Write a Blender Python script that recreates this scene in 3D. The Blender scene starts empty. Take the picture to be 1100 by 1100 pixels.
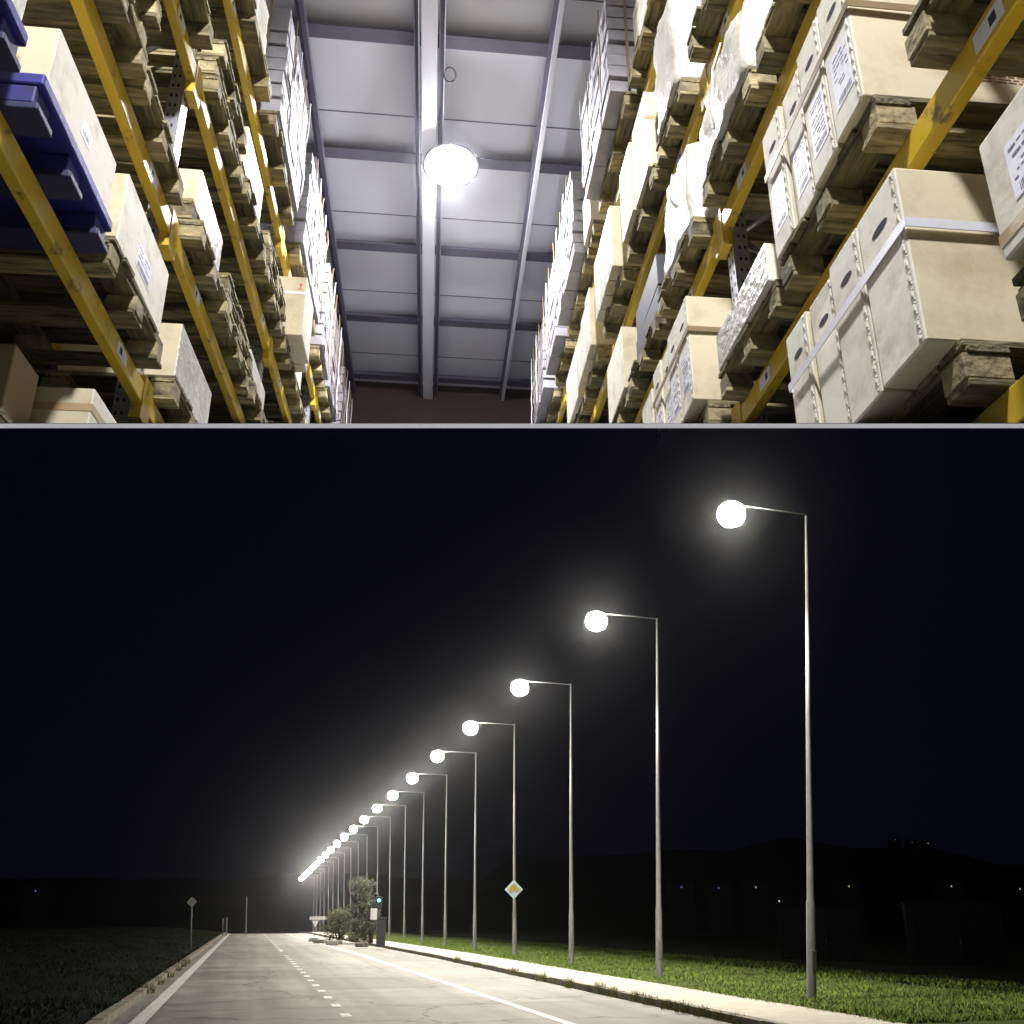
import bpy, bmesh, math, random
from mathutils import Vector, Matrix, noise
R_ = math.radians
sc = bpy.context.scene
col = sc.collection
rng = random.Random(7)

# ------------------------------------------------------------------ camera
CAM_H = 1.7
PITCH = R_(20)
cam_d = bpy.data.cameras.new('camera')
cam = bpy.data.objects.new('camera', cam_d); col.objects.link(cam)
cam.location = (0, 0, CAM_H)
cam.rotation_euler = (R_(90) + PITCH, 0, 0)
cam_d.sensor_width = 36
cam_d.lens = 950 / 1100 * 36
cam_d.shift_y = (639 - 550) / 1100
cam_d.clip_end = 3000
cam_d.clip_start = 0.05
sc.camera = cam

# ------------------------------------------------------------------ world: a moonless night sky
w = bpy.data.worlds.new('World'); sc.world = w; w.use_nodes = True
nt = w.node_tree
bg = nt.nodes['Background']
bg.inputs['Color'].default_value = (.30, .30, 1.0, 1)
bg.inputs['Strength'].default_value = .0036

sc.view_settings.view_transform = 'Standard'
sc.view_settings.look = 'None'
sc.view_settings.exposure = 0
sc.view_settings.gamma = 1
sc.cycles.max_bounces = 8
sc.cycles.diffuse_bounces = 5
sc.cycles.volume_bounces = 1
sc.cycles.use_denoising = True
sc.cycles.sample_clamp_indirect = 6

# ------------------------------------------------------------------ materials
M = {}
def mat(name, base, rough=0.7, metal=0.0, var=0.0, scale=8.0, dark=None, bump=0.0, bscale=40.0, stretch=(1, 1, 1), rnd=0.0, spec=0.5, detail=6):
    m = bpy.data.materials.new(name); m.use_nodes = True
    n = m.node_tree.nodes; l = m.node_tree.links
    p = n['Principled BSDF']
    p.inputs['Roughness'].default_value = rough
    p.inputs['Metallic'].default_value = metal
    p.inputs['Specular IOR Level'].default_value = spec
    tc = n.new('ShaderNodeTexCoord'); mp = n.new('ShaderNodeMapping')
    mp.inputs['Scale'].default_value = stretch
    l.new(tc.outputs['Object'], mp.inputs['Vector'])
    oi = n.new('ShaderNodeObjectInfo')
    add = n.new('ShaderNodeVectorMath'); add.operation = 'ADD'
    sc3 = n.new('ShaderNodeVectorMath'); sc3.operation = 'SCALE'
    cmb = n.new('ShaderNodeCombineXYZ')
    for k in range(3): l.new(oi.outputs['Random'], cmb.inputs[k])
    l.new(cmb.outputs[0], sc3.inputs[0]); sc3.inputs['Scale'].default_value = 37.0
    l.new(mp.outputs[0], add.inputs[0]); l.new(sc3.outputs[0], add.inputs[1])
    ns = n.new('ShaderNodeTexNoise'); ns.inputs['Scale'].default_value = scale; ns.inputs['Detail'].default_value = detail
    ns.inputs['Roughness'].default_value = 0.65
    l.new(add.outputs[0], ns.inputs['Vector'])
    rp = n.new('ShaderNodeValToRGB')
    d = dark if dark else tuple(c * (1 - var) for c in base)
    rp.color_ramp.elements[0].position = 0.33; rp.color_ramp.elements[1].position = 0.66
    rp.color_ramp.elements[0].color = (*d, 1); rp.color_ramp.elements[1].color = (*base, 1)
    l.new(ns.outputs['Fac'], rp.inputs['Fac'])
    out = rp.outputs['Color']
    if rnd:
        hs = n.new('ShaderNodeHueSaturation')
        mr = n.new('ShaderNodeMapRange'); mr.inputs['To Min'].default_value = 1 - rnd; mr.inputs['To Max'].default_value = 1 + rnd * 0.5
        l.new(oi.outputs['Random'], mr.inputs['Value']); l.new(mr.outputs[0], hs.inputs['Value']); l.new(out, hs.inputs['Color'])
        out = hs.outputs['Color']
    l.new(out, p.inputs['Base Color'])
    if bump:
        nb = n.new('ShaderNodeTexNoise'); nb.inputs['Scale'].default_value = bscale; nb.inputs['Detail'].default_value = 4
        l.new(add.outputs[0], nb.inputs['Vector'])
        bp = n.new('ShaderNodeBump'); bp.inputs['Strength'].default_value = bump; bp.inputs['Distance'].default_value = 0.02
        l.new(nb.outputs['Fac'], bp.inputs['Height']); l.new(bp.outputs[0], p.inputs['Normal'])
    M[name] = m
    return m
def emit(name, c, s):
    m = bpy.data.materials.new(name); m.use_nodes = True
    p = m.node_tree.nodes['Principled BSDF']
    p.inputs['Base Color'].default_value = (*c, 1)
    p.inputs['Emission Color'].default_value = (*c, 1); p.inputs['Emission Strength'].default_value = s
    M[name] = m
mat('wood', (.36, .30, .14), .85, dark=(.05, .038, .015), scale=3.5, stretch=(1.2, 9, 9), bump=.5, bscale=9, rnd=.5)
mat('wood_cross', (.34, .28, .13), .85, dark=(.045, .035, .014), scale=3.5, stretch=(9, 1.2, 9), bump=.5, bscale=9, rnd=.5)
mat('wood_block', (.40, .33, .17), .88, dark=(.06, .045, .02), scale=7, bump=.5, bscale=30, rnd=.4)
mat('carton', (.62, .545, .36), .75, dark=(.53, .455, .28), scale=3, bump=.14, bscale=5, rnd=.14)
mat('carton_pale', (.70, .66, .54), .7, dark=(.56, .52, .41), scale=4, bump=.22, bscale=7, rnd=.08)
mat('carton_brown', (.34, .24, .13), .8, var=.2, scale=4, bump=.1, rnd=.15)
mat('tape', (.40, .29, .15), .4)
mat('white_band', (.72, .72, .76), .3, var=.1, scale=30)
mat('brown_band', (.22, .15, .06), .5, var=.2, scale=20)
mat('ink', (.09, .09, .16), .6)
mat('label', (.76, .76, .78), .5, dark=(.62, .62, .72), scale=30)
mat('print_ink', (.30, .14, .09), .8)
mat('red_ink', (.55, .08, .03), .8)
mat('hole', (.01, .01, .01), .9)
mat('yellow_steel', (.58, .40, .025), .42, dark=(.47, .31, .02), scale=5, rnd=.06, bump=.03)
mat('galvanised', (.62, .63, .66), .35, metal=.8, var=.25, scale=18)
mat('blue_plastic', (.028, .024, .27), .65, dark=(.012, .012, .08), scale=4, bump=.15, bscale=10)
mat('shaded_blue', (.018, .018, .08), .65, var=.3, scale=5)  # blue plastic darkened for the shade under the pallets
mat('film', (.60, .58, .51), .32, dark=(.44, .41, .33), scale=6, bump=.55, bscale=22)
mat('grey_board', (.30, .29, .31), .7, dark=(.20, .19, .20), scale=6, rnd=.12, bump=.1)
mat('ceiling_panel', (.78, .78, .83), .6, var=.06, scale=1.5)
mat('ceiling_steel', (.115, .105, .15), .5, var=.2, scale=8)
mat('duct', (.76, .76, .82), .45, var=.06, scale=3)
mat('cladding', (.05, .045, .045), .8, var=.2)
mat('end_cladding', (.06, .035, .03), .8, var=.2)
mat('divider_paint', (.12, .12, .12), .6, var=.1)
mat('edge_paint', (.85, .85, .85), .5, var=.04)
mat('lamp_shell', (.5, .5, .52), .4, metal=.6)
mat('pole_steel', (.27, .27, .27), .55, metal=.2, var=.25, scale=6)
mat('sign_back', (.45, .45, .45), .5, metal=.5)
mat('sign_plain', (.62, .62, .60), .5)
mat('sign_white', (.62, .78, .90), .4)
mat('sign_yellow', (.50, .42, .09), .4)
mat('sign_blue', (.08, .20, .50), .4)
mat('concrete_road', (.32, .30, .26), .5, dark=(.23, .215, .19), scale=.9, stretch=(.5, 2.2, 1), bump=.12, bscale=30)
mat('paint_white', (.78, .77, .74), .6, dark=(.46, .45, .42), scale=9, detail=9)
mat('pavement', (.46, .43, .36), .85, dark=(.36, .33, .27), scale=2.2, bump=.2, bscale=18)
mat('kerb', (.30, .27, .22), .9, dark=(.14, .12, .09), scale=2.5, bump=.4, bscale=12)
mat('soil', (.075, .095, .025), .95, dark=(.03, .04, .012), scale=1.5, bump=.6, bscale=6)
mat('unlit_soil', (.009, .013, .004), .95, dark=(.004, .006, .002), scale=1.2, bump=.6, bscale=6)  # soil colour darkened to stand in for weak lamp light
mat('unlit_grass', (.022, .034, .008), .8, dark=(.007, .011, .003), scale=.7)  # darker copy of the grass, dimness of the left verge in its colour
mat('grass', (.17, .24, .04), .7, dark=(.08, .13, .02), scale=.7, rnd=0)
mat('dry_grass', (.17, .145, .07), .8, dark=(.09, .08, .035), scale=3)
mat('leaf', (.11, .115, .045), .65, dark=(.05, .06, .02), scale=1.2)
mat('leaf_dark', (.05, .06, .022), .65, dark=(.02, .028, .01), scale=1.2)
mat('bark', (.09, .065, .04), .9, var=.4)
mat('dark_metal', (.03, .03, .035), .6, var=.3)
mat('shed_metal', (.007, .007, .009), .6, var=.4, scale=3)
mat('house_wall', (.10, .10, .11), .8, var=.2)
mat('house_roof', (.05, .03, .025), .8, var=.2)
mat('stone', (.22, .21, .19), .9, var=.4, scale=8, bump=.5)
mat('hill', (.012, .014, .012), .95, var=.3, scale=.05)
emit('street_lens', (1.0, .93, .80), 200)
emit('bay_lens', (.93, .93, 1.0), 420)
emit('green_signal', (.1, .9, .6), 6)
emit('window_light', (1.0, .8, .5), .6)
emit('window_blue', (.25, .3, 1.0), .45)

def worn(name, p0, p1, dark, scale, detail=10):
    for nd in M[name].node_tree.nodes:
        if nd.type == 'VALTORGB': nd.color_ramp.elements[0].position = p0; nd.color_ramp.elements[1].position = p1; nd.color_ramp.elements[0].color = (*dark, 1)
        if nd.type == 'TEX_NOISE' and abs(nd.inputs['Detail'].default_value - 6) < .1: nd.inputs['Scale'].default_value = scale; nd.inputs['Detail'].default_value = detail
for k_ in ('unlit_grass', 'unlit_soil', 'soil', 'grass', 'dry_grass', 'hill', 'shed_metal', 'house_wall'):
    M[k_].node_tree.nodes['Principled BSDF'].inputs['Specular IOR Level'].default_value = .06
worn('yellow_steel', .34, .42, (.20, .14, .05), 11)
worn('carton', .30, .52, (.46, .38, .23), 5)
worn('carton_pale', .32, .50, (.48, .42, .31), 7)
# ------------------------------------------------------------------ mesh helpers
class MB:
    def __init__(s): s.bm = bmesh.new(); s.mats = []
    def mi(s, m):
        if m not in s.mats: s.mats.append(m)
        return s.mats.index(m)
    def box(s, x0, x1, y0, y1, z0, z1, m, bev=0.0, mtx=None):
        vs = [s.bm.verts.new((x, y, z)) for x in (x0, x1) for y in (y0, y1) for z in (z0, z1)]
        k = s.mi(m)
        fs = []
        for q in ((0, 1, 3, 2), (4, 6, 7, 5), (0, 4, 5, 1), (2, 3, 7, 6), (0, 2, 6, 4), (1, 5, 7, 3)):
            f = s.bm.faces.new([vs[i] for i in q]); f.material_index = k; fs.append(f)
        if mtx is not None:
            for v in vs: v.co = mtx @ v.co
        if bev:
            es = list({e for f in fs for e in f.edges})
            r = bmesh.ops.bevel(s.bm, geom=es, offset=bev, segments=2, affect='EDGES', profile=.5)
            for f in r['faces']: f.material_index = k
        return vs
    def tube(s, pts, rad, m, n=10, cap=True):
        k = s.mi(m); rings = []
        for i, p in enumerate(pts):
            p = Vector(p)
            a = Vector(pts[max(0, i - 1)]); b = Vector(pts[min(len(pts) - 1, i + 1)])
            d = (b - a).normalized()
            up = Vector((0, 0, 1)) if abs(d.z) < .9 else Vector((1, 0, 0))
            x = d.cross(up).normalized(); y = x.cross(d).normalized()
            r = rad[i] if isinstance(rad, (list, tuple)) else rad
            rings.append([s.bm.verts.new(p + x * r * math.cos(t) + y * r * math.sin(t)) for t in [2 * math.pi * j / n for j in range(n)]])
        for i in range(len(rings) - 1):
            for j in range(n):
                f = s.bm.faces.new((rings[i][j], rings[i][(j + 1) % n], rings[i + 1][(j + 1) % n], rings[i + 1][j])); f.material_index = k; f.smooth = True
        if cap:
            for rr in (rings[0], rings[-1]):
                f = s.bm.faces.new(rr); f.material_index = k
    def lathe(s, prof, m, n=24, c=(0, 0, 0)):
        s.tube([(c[0], c[1], c[2] + z) for r, z in prof], [max(r, 1e-4) for r, z in prof], m, n)
    def quad(s, a, b, c, d, m):
        f = s.bm.faces.new([s.bm.verts.new(p) for p in (a, b, c, d)]); f.material_index = s.mi(m); return f
    def poly(s, pts, thick, m, axis='y'):
        """flat outline extruded along y (outline in xz)"""
        k = s.mi(m)
        A = [s.bm.verts.new((x, -thick / 2, z)) for x, z in pts]; B = [s.bm.verts.new((x, thick / 2, z)) for x, z in pts]
        for f in ([A, B[::-1]] + [[A[i], B[i], B[(i + 1) % len(A)], A[(i + 1) % len(A)]] for i in range(len(A))]):
            ff = s.bm.faces.new(f); ff.material_index = k
    def build(s, name, parent=None, loc=(0, 0, 0), rz=0):
        bmesh.ops.recalc_face_normals(s.bm, faces=s.bm.faces)
        me = bpy.data.meshes.new(name); s.bm.to_mesh(me); s.bm.free()
        for m in s.mats: me.materials.append(M[m])
        o = bpy.data.objects.new(name, me); col.objects.link(o)
        o.location = loc; o.rotation_euler = (0, 0, rz)
        if parent: o.parent = parent
        return o
def tag(o, label, cat, group=None, kind=None):
    if kind: o['kind'] = kind
    if label: o['label'] = label
    if cat: o['category'] = cat
    if group: o['group'] = group
    return o
def empty(name, label, cat, loc=(0, 0, 0), rz=0, group=None):
    o = bpy.data.objects.new(name, None); col.objects.link(o); o.location = loc; o.rotation_euler = (0, 0, rz)
    o.empty_display_size = .2
    return tag(o, label, cat, group)
KIDS = {}
def kids(o): return [c for c in bpy.data.objects if c.parent == o]
def copy_tree(o, parent=None):
    if o.name not in KIDS: KIDS[o.name] = kids(o)
    c = o.copy(); col.objects.link(c); c.parent = parent
    for ch in KIDS[o.name]: copy_tree(ch, c)
    return c
def structure(mb, name): return tag(mb.build(name), None, None, None, 'structure')
ORD = ['nearest', 'second', 'third', 'fourth', 'fifth', 'sixth', 'seventh', 'eighth', 'ninth', 'tenth', 'eleventh', 'twelfth', 'thirteenth', 'fourteenth',
       'fifteenth', 'sixteenth', 'seventeenth', 'eighteenth', 'nineteenth', 'twentieth', 'farthest']

# ------------------------------------------------------------------ frames of the two places
# hall: x across the aisle (u), y along it (v), z above eye level (h)
HALL_RZ = math.atan2(.0916, .9958)
HD = Vector((-.0916, .9958, 0)); HE = Vector((.9958, .0916, 0))
def W(u, v, h): return HE * u + HD * v + Vector((0, 0, CAM_H + h))
DIVIDER_T = math.tan(R_(30.96))               # slope of the added plate dividing hall from road
# road: t along, c across (to the right)
ROAD_RZ = math.atan2(.2713, .9625)
RD = Vector((-.2713, .9625, 0)); RE = Vector((.9625, .2713, 0))
def drop(t): return 0.0 if t < 104 else -.00032 * (t - 104) ** 2 - .012 * (t - 104)
def G(c, t, z=0): return RE * c + RD * t + Vector((0, 0, z + drop(t)))

# ================================================================== ROAD PLACE (structure)
C_KL, C_LL, C_CT, C_RL, C_KR, C_PV = -2.08, -1.62, 1.92, 5.42, 8.1, 9.95
ts = [0, 6, 10] + [12 + 4 * i for i in range(24)] + [108 + 3 * i for i in range(30)]
def bend(c, t): return c - lerp(0, 1, (c - 2) / 4) * (lerp(0, 1.15, (t - 42) / 45) + lerp(0, .5, (t - 80) / 40))
def lerp(a, b, x): x = max(0, min(1, x)); return a + (b - a) * x
def strip(c0, c1, z, m, name, t0=-20, t1=200, sub=1, z1=None):
    mb = MB(); tt = [t for t in ts if t0 < t < t1]; tt = [t0] + tt + [t1]
    rows = []
    for t in tt:
        rows.append([mb.bm.verts.new(G(bend(c0 + (c1 - c0) * i / sub, t), t, z + ((z1 if z1 is not None else z) - z) * i / sub)) for i in range(sub + 1)])
    k = mb.mi(m)
    for a, b in zip(rows, rows[1:]):
        for i in range(sub):
            f = mb.bm.faces.new((a[i], a[i + 1], b[i + 1], b[i])); f.material_index = k
    return mb
def road_material():
    m = M['concrete_road']; n = m.node_tree.nodes; l = m.node_tree.links
    p = n['Principled BSDF']
    def N(t, **k):
        x = n.new(t)
        for a_, b_ in k.items(): setattr(x, a_, b_)
        return x
    def mix(a_, b_, f, mode='MULTIPLY'):
        x = N('ShaderNodeMix', data_type='RGBA', blend_type=mode)
        if isinstance(f, float): x.inputs[0].default_value = f
        else: l.new(f, x.inputs[0])
        for s_, v in ((6, a_), (7, b_)):
            if isinstance(v, tuple): x.inputs[s_].default_value = v
            else: l.new(v, x.inputs[s_])
        return x.outputs[2]
    def ramp(v, stops):
        x = N('ShaderNodeValToRGB'); e = x.color_ramp.elements
        e[0].position, e[0].color = stops[0][0], (*[stops[0][1]] * 3, 1); e[1].position, e[1].color = stops[1][0], (*[stops[1][1]] * 3, 1)
        l.new(v, x.inputs[0]); return x.outputs[0]
    tc = N('ShaderNodeTexCoord'); mp = N('ShaderNodeMapping', vector_type='POINT'); mp.inputs['Rotation'].default_value = (0, 0, -ROAD_RZ)
    l.new(tc.outputs['Object'], mp.inputs[0])
    sx = N('ShaderNodeSeparateXYZ'); l.new(mp.outputs[0], sx.inputs[0])
    # lit and dim pools of lamp light painted as one tone per slab
    def math_(op, a_, b_=None):
        x = N('ShaderNodeMath', operation=op)
        for i_, v in enumerate((a_, b_)):
            if v is None: continue
            if isinstance(v, (int, float)): x.inputs[i_].default_value = v
            else: l.new(v, x.inputs[i_])
        return x.outputs[0]
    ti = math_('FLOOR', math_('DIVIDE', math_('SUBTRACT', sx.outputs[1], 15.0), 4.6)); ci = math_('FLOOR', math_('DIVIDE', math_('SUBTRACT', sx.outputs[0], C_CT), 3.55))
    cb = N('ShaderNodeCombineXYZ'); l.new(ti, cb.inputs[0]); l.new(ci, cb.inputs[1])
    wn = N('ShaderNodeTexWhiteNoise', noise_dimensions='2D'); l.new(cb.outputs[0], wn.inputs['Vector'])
    lamp_band = ramp(wn.outputs['Value'], ((0, .74), (1, 1.0)))
    grain = N('ShaderNodeTexNoise'); grain.inputs['Scale'].default_value = 45; grain.inputs['Detail'].default_value = 3; l.new(mp.outputs[0], grain.inputs['Vector'])
    st = N('ShaderNodeTexNoise'); st.inputs['Scale'].default_value = .55; st.inputs['Detail'].default_value = 7; st.inputs['Roughness'].default_value = .7; l.new(mp.outputs[0], st.inputs['Vector'])
    mp2 = N('ShaderNodeMapping'); mp2.inputs['Scale'].default_value = (1.6, .06, 1); l.new(mp.outputs[0], mp2.inputs[0])
    tr = N('ShaderNodeTexNoise'); tr.inputs['Scale'].default_value = 1.0; tr.inputs['Detail'].default_value = 4; l.new(mp2.outputs[0], tr.inputs['Vector'])
    ds = N('ShaderNodeVectorMath', operation='ADD'); l.new(mp.outputs[0], ds.inputs[0])
    dn = N('ShaderNodeTexNoise'); dn.inputs['Scale'].default_value = 1.3; dn.inputs['Detail'].default_value = 5; l.new(mp.outputs[0], dn.inputs['Vector']); l.new(dn.outputs['Color'], ds.inputs[1])
    vo = N('ShaderNodeTexVoronoi', feature='DISTANCE_TO_EDGE'); vo.inputs['Scale'].default_value = .22; l.new(ds.outputs[0], vo.inputs['Vector'])
    crack = ramp(vo.outputs['Distance'], ((.0, .35), (.010, 1.0)))
    base = mix((.36, .345, .315, 1), lamp_band, 1.0)
    base = mix(base, ramp(st.outputs['Fac'], ((.3, .62), (.62, 1.0))), 1.0)
    base = mix(base, ramp(tr.outputs['Fac'], ((.35, .74), (.6, 1.0))), 1.0)
    base = mix(base, ramp(grain.outputs['Fac'], ((.35, .78), (.65, 1.0))), 1.0)
    base = mix(base, crack, 1.0)
    l.new(base, p.inputs['Base Color'])
    l.new(ramp(st.outputs['Fac'], ((.3, .52), (.7, .72))), p.inputs['Roughness'])
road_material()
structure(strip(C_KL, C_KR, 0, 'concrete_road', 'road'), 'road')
# one sheet of ground to the horizon
def lerp(a, b, x): x = max(0, min(1, x)); return a + (b - a) * x
def ground_z(c, t):
    z = .02
    if c > C_PV: z = .13 + .04 * noise.noise(Vector((c * .3, t * .3, 0))) + lerp(0, -.5, (c - 16) / 25)
    elif c < C_KL - .2: z = .10 + lerp(0, .55, (-c - 2.3) / 5) + .10 * noise.noise(Vector((c * .25, t * .2, 5)))
    else: z = -.12
    return z
mb = MB()
cs = [-900, -300, -100, -50, -30, -22, -16, -12, -9, -7, -5.5, -4.4, -3.6, -3.0, -2.29, -2.27, 2, 8.2, 9.90, 9.96, 10.4, 11, 11.9, 12.6, 13.4, 14.4, 16, 18, 21, 25, 30, 40, 55, 80, 150, 400, 900]
tt = [-60, -20, 0] + [10 + 2.5 * i for i in range(38)] + [107 + 4 * i for i in range(24)] + [220, 300, 500, 900, 1500]
rows = []
for t in tt:
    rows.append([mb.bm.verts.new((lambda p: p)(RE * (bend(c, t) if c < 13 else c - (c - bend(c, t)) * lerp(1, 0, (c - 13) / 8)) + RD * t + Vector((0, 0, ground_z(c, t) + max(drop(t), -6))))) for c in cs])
mb.mi('soil'); mb.mi('unlit_soil')
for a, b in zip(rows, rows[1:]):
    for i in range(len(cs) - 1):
        f = mb.bm.faces.new((a[i], a[i + 1], b[i + 1], b[i])); f.material_index = 0 if -2 < cs[i] < 15 else 1; f.smooth = True  # left verge and far right ground take the darkened soil
structure(mb, 'ground')
# kerbs
for nm, c0, c1 in (('kerb', C_KR, C_KR + .16), ('kerb', C_KL - .18, C_KL)):
    mb = MB(); t = 4.0
    while t < 150:
        L = 1.0; p = [G(bend(c0, t + .008), t + .008, -.1), G(bend(c1, t + .008), t + .008, -.1), G(bend(c1, t + L), t + L - .008, -.1), G(bend(c0, t + L), t + L - .008, -.1)]
        hgt = .14 + rng.uniform(-.012, .012)
        vs = [mb.bm.verts.new(q) for q in p] + [mb.bm.verts.new(q + Vector((0, 0, .1 + hgt))) for q in p]
        kk = mb.mi('kerb')
        for q in ((4, 5, 6, 7), (0, 1, 5, 4), (1, 2, 6, 5), (2, 3, 7, 6), (3, 0, 4, 7)):
            f = mb.bm.faces.new([vs[i] for i in q]); f.material_index = kk
        t += L
    structure(mb, nm)
structure(strip(C_KR + .165, C_PV, .135, 'pavement', 'pavement', z1=.15), 'pavement')
# markings
structure(strip(C_LL - .13, C_LL + .13, .004, 'paint_white', 'm', 6, 170), 'edge_marking')
structure(strip(C_RL - .09, C_RL + .09, .004, 'paint_white', 'm', 6, 170), 'edge_marking')
mb = MB()
for i in range(34):
    t = 13.9 + i * 1.95
    if 17 <= i <= 18: continue
    L = 2.6 if i == 19 else .62
    if i == 20: continue
    p = [G(C_CT - .09, t, .004), G(C_CT + .09, t, .004), G(C_CT + .09, t + L, .004), G(C_CT - .09, t + L, .004)]
    mb.quad(*p, 'paint_white')
for t in (84, 92, 100):
    mb.quad(G(C_CT - .07, t, .004), G(C_CT + .07, t, .004), G(C_CT + .07, t + 4, .004), G(C_CT - .07, t + 4, .004), 'paint_white')
structure(mb, 'lane_marking')
# expansion joints of the concrete slabs
mb = MB()
for i in range(22):
    t = 15 + i * 4.6
    mb.quad(G(C_KL + .03, t, .0035), G(C_KR - .03, t, .0035), G(C_KR - .03, t + .035, .0035), G(C_KL + .03, t + .035, .0035), 'kerb')
structure(mb, 'road_joint')
# dark hills round the plain
mb = MB(); k = mb.mi('hill'); prev = None
for i in range(81):
    a = R_(-75 + 150 * i / 80)
    r = 620
    hh = 40 + 26 * noise.noise(Vector((i * .09, 2, 0))) + 8 * noise.noise(Vector((i * .5, 7, 0))) + 16 * math.sin(i * .06)
    hh *= .55 if i < 40 else .95
    q = [mb.bm.verts.new((r * math.sin(a), r * math.cos(a), -8)), mb.bm.verts.new(((r + 60) * math.sin(a), (r + 60) * math.cos(a), hh)), mb.bm.verts.new(((r + 200) * math.sin(a), (r + 200) * math.cos(a), hh - 8)), mb.bm.verts.new(((r + 260) * math.sin(a), (r + 260) * math.cos(a), -8))]
    if prev:
        for j in range(3):
            f = mb.bm.faces.new((prev[j], q[j], q[j + 1], prev[j + 1])); f.material_index = k; f.smooth = True
    prev = q
structure(mb, 'hills')

# ================================================================== HALL (structure)
HALL = []            # objects that the added sloping divider cuts
CEIL = 8.0
mb = MB()
Y0, Y1 = .9, 12.75
Z = lambda y: CAM_H + DIVIDER_T * y
th = .0065
xs = 4.2
vs = []
for y in (Y0, Y1):
    for dz in (0, -th if y == Y0 else -.06):
        for x in (-xs, xs): vs.append(mb.bm.verts.new((x, y, Z(y) + dz)))
k = mb.mi('divider_paint')
for q in ((0, 1, 5, 4), (2, 6, 7, 3), (0, 2, 3, 1), (4, 5, 7, 6), (0, 4, 6, 2), (1, 3, 7, 5)):
    f = mb.bm.faces.new([vs[i] for i in q]); f.material_index = k
structure(mb, 'light_divider')  # added sloping plate, keeps hall lamp light off the road
mb = MB(); y = Y0 - .012
vs = [mb.bm.verts.new((x, yy, Z(yy) + dz)) for yy in (y, Y0 - .001) for dz in (0, -th * .92) for x in (-xs, xs)]
for q in ((0, 1, 5, 4), (2, 6, 7, 3), (0, 2, 3, 1), (4, 5, 7, 6), (0, 4, 6, 2), (1, 3, 7, 5)):
    mb.bm.faces.new([vs[i] for i in q]).material_index = mb.mi('edge_paint')
structure(mb, 'divider_edge')  # white front edge of the added plate

def hall_thing(name, label, cat, u, v, h, group=None):
    return empty(name, label, cat, W(u, v, h), HALL_RZ, group)
# roof: one thing, with panels, purlins, duct and rails
roof = hall_thing('hall_roof', 'pale panelled hall ceiling with dark cross purlins and a central duct', 'ceiling', 0, 0, CEIL)
WALL_U = 2.95
PV = [6.28 + 1.45 * i for i in range(-7, 5)]
mb = MB(); mb.box(-WALL_U, WALL_U, -4.2, 12.5, .13, .25, 'ceiling_panel'); 
for v in [p + 1.0 for p in PV]:
    mb.box(-WALL_U + .1, WALL_U - .1, v, v + .012, .125, .13, 'ceiling_steel')
mb.build('roof_panel', roof)
for v in PV:
    mb = MB(); mb.box(-WALL_U + .02, WALL_U - .02, v - .07, v + .07, 0, .015, 'ceiling_steel'); mb.box(-WALL_U + .02, WALL_U - .02, v + .035, v + .05, .015, .128, 'ceiling_steel')
    mb.box(-WALL_U + .02, WALL_U - .02, v + .075, v + .083, .03, .128, 'duct')
    mb.build('purlin', roof)
mb = MB(); mb.box(-.305, -.145, -4.2, 12.48, -.14, -.01, 'duct', .01)
mb.build('duct', roof)
for a, b in ((-.375, -.32), (-.13, -.07)):
    mb = MB(); mb.box(a, b, -4.2, 12.48, -.05, -.03, 'ceiling_steel'); mb.box(a, a + .012, -4.2, 12.48, -.10, -.05, 'ceiling_steel'); mb.box(b - .012, b, -4.2, 12.48, -.10, -.05, 'galvanised')
    mb.build('cable_tray', roof)
for u0, m_ in ((-1.43, 'ceiling_steel'), (.97, 'ceiling_steel')):
    mb = MB(); mb.box(u0 - .045, u0 + .045, -4.2, 12.48, -.03, -.005, m_); mb.box(u0 + .0, u0 + .045, -4.2, 12.48, -.10, -.03, 'duct' if u0 > 0 else m_)
    mb.build('rail', roof)
mb = MB(); mb.tube([(-.02 + .06 * math.cos(t), 6.55, -.10 + .10 * math.sin(t)) for t in [i * .5 for i in range(22)]], .007, 'ceiling_steel', 6)
mb.build('cable_coil', roof)
# walls
mb = MB()
for i in range(56):
    v = -4.2 + i * .3
    mb.box(-.02, .02, v, v + .18, 0, CEIL + .13, 'cladding'); mb.box(-.0, .045, v + .18, v + .3, 0, CEIL + .13, 'cladding')
a = mb.build('side_wall', None, W(-WALL_U, 0, 0), HALL_RZ); tag(a, 'dark corrugated wall behind the left rack', 'wall'); HALL.append(a)
b = a.copy(); col.objects.link(b); b.location = W(WALL_U, 0, 0); tag(b, 'dark corrugated wall behind the right rack', 'wall'); HALL.append(b)
mb = MB(); mb.box(-WALL_U, WALL_U, 0, .08, 0, CEIL + .13, 'end_cladding')
for i in range(20): mb.box(-WALL_U + i * .3, -WALL_U + i * .3 + .06, -.02, -.003, 0, CEIL - .2, 'end_cladding')
a = mb.build('end_wall', None, W(0, 12.42, 0), HALL_RZ); tag(a, 'dark brown end wall closing the hall under the ceiling', 'wall'); HALL.append(a)

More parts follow.
